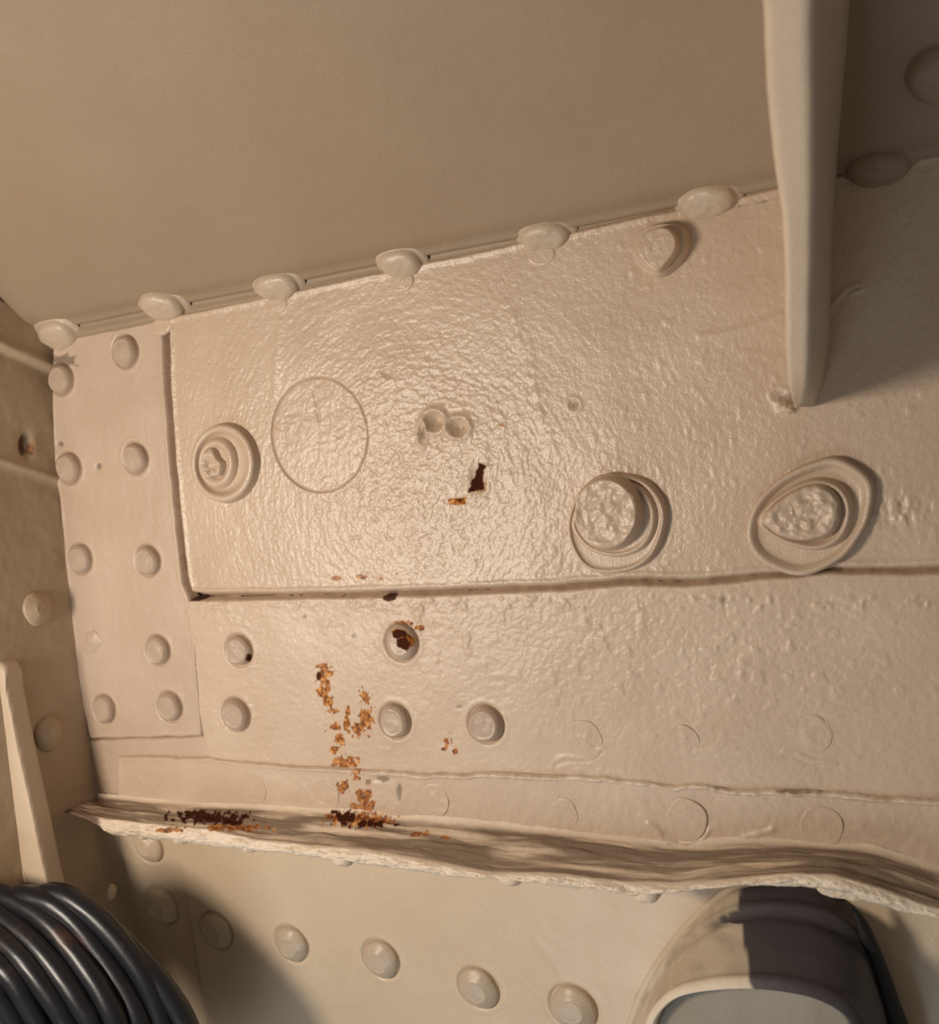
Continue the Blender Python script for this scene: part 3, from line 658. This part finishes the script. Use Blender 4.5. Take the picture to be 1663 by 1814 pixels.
# ================================================================== LEFT FLANGE PLATE
fr_pts = [(-90, 1190), (-60, 1165), (0, 1178), (12, 1230), (34, 1340), (56, 1440), (78, 1545), (110, 1680), (150, 1840), (180, 1990), (-90, 1990)]
PFm = .052
def extr(name, pts, h, t, mat, parent=None, lab=None):
    ring = np.array([WALL.uv(*p, h) for p in pts]); ring = spline(np.vstack([ring, ring[:1]]), 220)[:-1]
    n = len(ring); c = ring.mean(0)
    rings = []
    for s, hh in [(.0, 0), (.5, 0), (.93, 0), (.975, -.0002), (.99, -.0008), (1.0, -.002)]+[(1.0, -.002-(t-.003)*k/8) for k in range(1, 9)]+[(.98, -t)]:
        q = c+(ring-c)*max(s, .01)
        bump = .00035*fbm(q[:, 0]*300+hh*60, q[:, 1]*300+hh*500, 3, 161)
        rough = (1 if s > .97 else 0)*math.exp(hh/.0025)
        rings.append(WALL.w(q[:, 0]+rough*bump*1.3, q[:, 1]+rough*bump, np.full(n, h+hh)+.3*bump*rough))
    V = np.vstack(rings); F = np.array([(i*n+k, i*n+(k+1) % n, (i+1)*n+(k+1) % n, (i+1)*n+k) for i in range(len(rings)-1) for k in range(n)])
    a, b, c2 = V[F[n*2, 0]], V[F[n*2, 1]], V[F[n*2, 2]]
    if np.cross(b-a, c2-a)@np.array([0, -1, 0]) < 0: F = F[:, ::-1]
    return mklink(name, V, F, mat, parent)
fp = extr('frame_flange', fr_pts, PFm, .011, M_GUS)
tag(fp, 'thick cream flange plate with chipped white edge at the left, behind the black cable coil', 'metal plate')

# ================================================================== CABLE COIL
strands = [
    [(60, 1594), (130, 1600), (190, 1644), (250, 1704), (302, 1768), (333, 1825)],
    [(36, 1606), (90, 1583), (142, 1603), (202, 1658), (260, 1738), (293, 1825)],
    [(20, 1592), (78, 1596), (130, 1630), (182, 1694), (227, 1762), (253, 1825)],
    [(-110, 1578), (-30, 1580), (30, 1598), (86, 1634), (138, 1694), (184, 1762), (212, 1825)],
    [(-120, 1582), (-40, 1598), (18, 1634), (66, 1676), (112, 1732), (148, 1785), (170, 1825)],
    [(-140, 1594), (-55, 1624), (8, 1668), (50, 1710), (87, 1760), (114, 1800), (130, 1835)],
    [(-150, 1620), (-65, 1656), (-10, 1700), (26, 1738), (54, 1783), (76, 1825), (92, 1870)],
    [(-160, 1655), (-75, 1696), (-20, 1742), (8, 1778), (30, 1815), (50, 1860)]]
strands = [(p, .061+.0056*i) for i, p in enumerate(strands)]
CB = empty('cable_coil', WALL.hit(0, 1900, .09), 'coil of thick glossy black cable in the lower left corner', 'cable coil')
for i, (pts, h) in enumerate(strands):
    P = np.array(pts, float)
    cxp, cyp = -190-i*12, 1960
    last = P[-1]; first = P[0]
    extra = [(last[0]+25, last[1]+110), (last[0]+0, last[1]+230), (last[0]-120, last[1]+340), (last[0]-300, last[1]+360)]
    lft = [(-480-i*20, last[1]+220), (-520-i*20, last[1]+40), (-440-i*10, first[1]+110), (min(-270, first[0]-130), first[1]+22)]
    if i < 3: lft += [(first[0]-110, first[1]+30+10*i)]
    allp = smooth_closed([tuple(p) for p in P]+extra+lft, 260)
    ang = np.linspace(0, 2*math.pi, len(allp), endpoint=False)
    pts3 = np.array([WALL.hit(x, y, h+.0018*math.sin(2*a+i)) for (x, y), a in zip(allp, ang)])
    tube('cable_turn', pts3, .0056, M_CABLE, CB, seg=26, closed=True, lump=.03, sd=i)

# ================================================================== BOOT, LOWER RIGHT
BT = empty('cable_boot', LOW.hit(1380, 1700), 'rounded protruding boot under the ledge, cream left side and dark grey right side', 'boot')
ob = [(1122, 1990), (1118, 1880), (1128, 1800), (1155, 1735), (1205, 1660), (1265, 1598), (1320, 1566), (1400, 1560), (1475, 1578), (1532, 1625), (1562, 1700), (1590, 1790), (1612, 1880), (1620, 1990)]
of = [(1128, 1990), (1138, 1870), (1150, 1812), (1172, 1778), (1205, 1758), (1260, 1748), (1330, 1745), (1400, 1752), (1455, 1766), (1500, 1792), (1524, 1830), (1535, 1880), (1542, 1930), (1545, 1990)]
nb = 150
Ob = spline([LOW.uv(*p, .002) for p in ob], nb); Of = spline([LOW.uv(*p, .048) for p in of], nb)
Om = spline([LOW.uv(x, y, .0) for x, y in ob], nb)
rings = []; kinds = []
mc = Of.mean(0)
NS = 50
for j in range(NS):
    t = j/(NS-1)
    # swelling body between the root on the wall and the front rim
    q = Ob*(1-t)+Of*t
    out = (Ob-Ob.mean(0)); out = out/np.linalg.norm(out, axis=1)[:, None]
    q = q+out*(.0022*math.sin(math.pi*t)**.8+.0014*math.exp(-((t-.30)/.05)**2)-.0010*math.exp(-((t-.40)/.05)**2)+.0018*math.exp(-((t-.97)/.05)**2))
    h = .001+.047*t
    q = q+out*(.0006*fbm(q[:, 0]*70, q[:, 1]*40+t*6, 3, 171))[:, None]
    rings.append(LOW.w(q[:, 0], q[:, 1], np.full(nb, h))); kinds.append(0)
for s, h in [(.985, .0492), (.965, .0494), (.945, .0484), (.93, .045), (.92, .040)]:
    q = mc+(Of-mc)*s; rings.append(LOW.w(q[:, 0], q[:, 1], np.full(nb, h))); kinds.append(1)
V = np.vstack(rings); m = len(rings)
F = np.array([(i*nb+k, i*nb+k+1, (i+1)*nb+k+1, (i+1)*nb+k) for i in range(m-1) for k in range(nb-1)])
PX, PY = proj(V)
xe = np.interp(PY, [1560, 1612, 1614, 1622, 1624, 1634, 1636, 1750], [1312, 1308, 1296, 1292, 1276, 1276, 1313, 1331])
dk = sst(-1.5, 1.5, PX-xe)
gm = .5*np.clip(fbm(V[:, 0]*60, V[:, 2]*200, 4, 175)+.15, 0, 1)+.9*np.exp(-((np.repeat(np.arange(m)/NS, nb)-.36)/.05)**2)*np.clip(fbm(V[:, 0]*80, V[:, 2]*80, 3, 176)+.3, 0, 1)
bo = mklink('boot_body', V, F, M_BOOT, BT, {'dark': dk, 'grime_dark': np.clip(gm, 0, .9), 'pale': sst(.92, .97, np.repeat(np.arange(m)/NS, nb))*.8}); bo['label'] = 'cream on the left, dark grey from a sharp masked edge rightwards'
# front face inset
def f_face(U, V, PX, PY, d): return .0016*sst(0, .02, d)+.0004*fbm(U*60, V*60, 3, 181)
M_FACE = paint('boot_face_paint', (.30, .27, .215), .6, .3, 500, .14)
fpoly = mc+(Of-mc)*.935
face = relief('front_panel', LOW, None, M_FACE, .041, .0030, res=.001, edge=.002, feats=f_face, uvpoly=fpoly, parent=BT, sd=181)
# bead round the root
bead = np.array([LOW.w(a, b, .003) for a, b in (Ob.mean(0)+(Ob-Ob.mean(0))*1.02)[:95]])
tube('root_bead', bead, .0020, M_BOOT, BT, seg=12, lump=.5, sd=4)
# black tube drawn in for the shadow gap right of the boot
shade_gap = spline([LOW.hit(x, y, .016) for x, y in [(1512, 1610), (1535, 1660), (1556, 1715), (1576, 1780), (1596, 1850), (1610, 1990)]], 60)
so = tube('shade_gap_tube', shade_gap, np.concatenate([np.linspace(.0006, .0028, 12), np.linspace(.0028, .0052, 48)]), M_GAP, None, seg=16)
tag(so, 'black tube drawn in for the shadow gap down the right side of the boot', 'shade_gap')
chip = disc('paint_flake', LOW, ring_px(LOW, [(1446, 1576), (1480, 1578), (1524, 1588), (1526, 1600), (1490, 1596), (1455, 1588)], .022), .020, [(1.0, -.0004), (.96, .0006), (.8, .001), (.3, .0012), (.05, .0012)], M_LEDGE, BT, lump=.0006, sd=5)
chip['label'] = 'loose cream paint flake on the dark top of the boot'
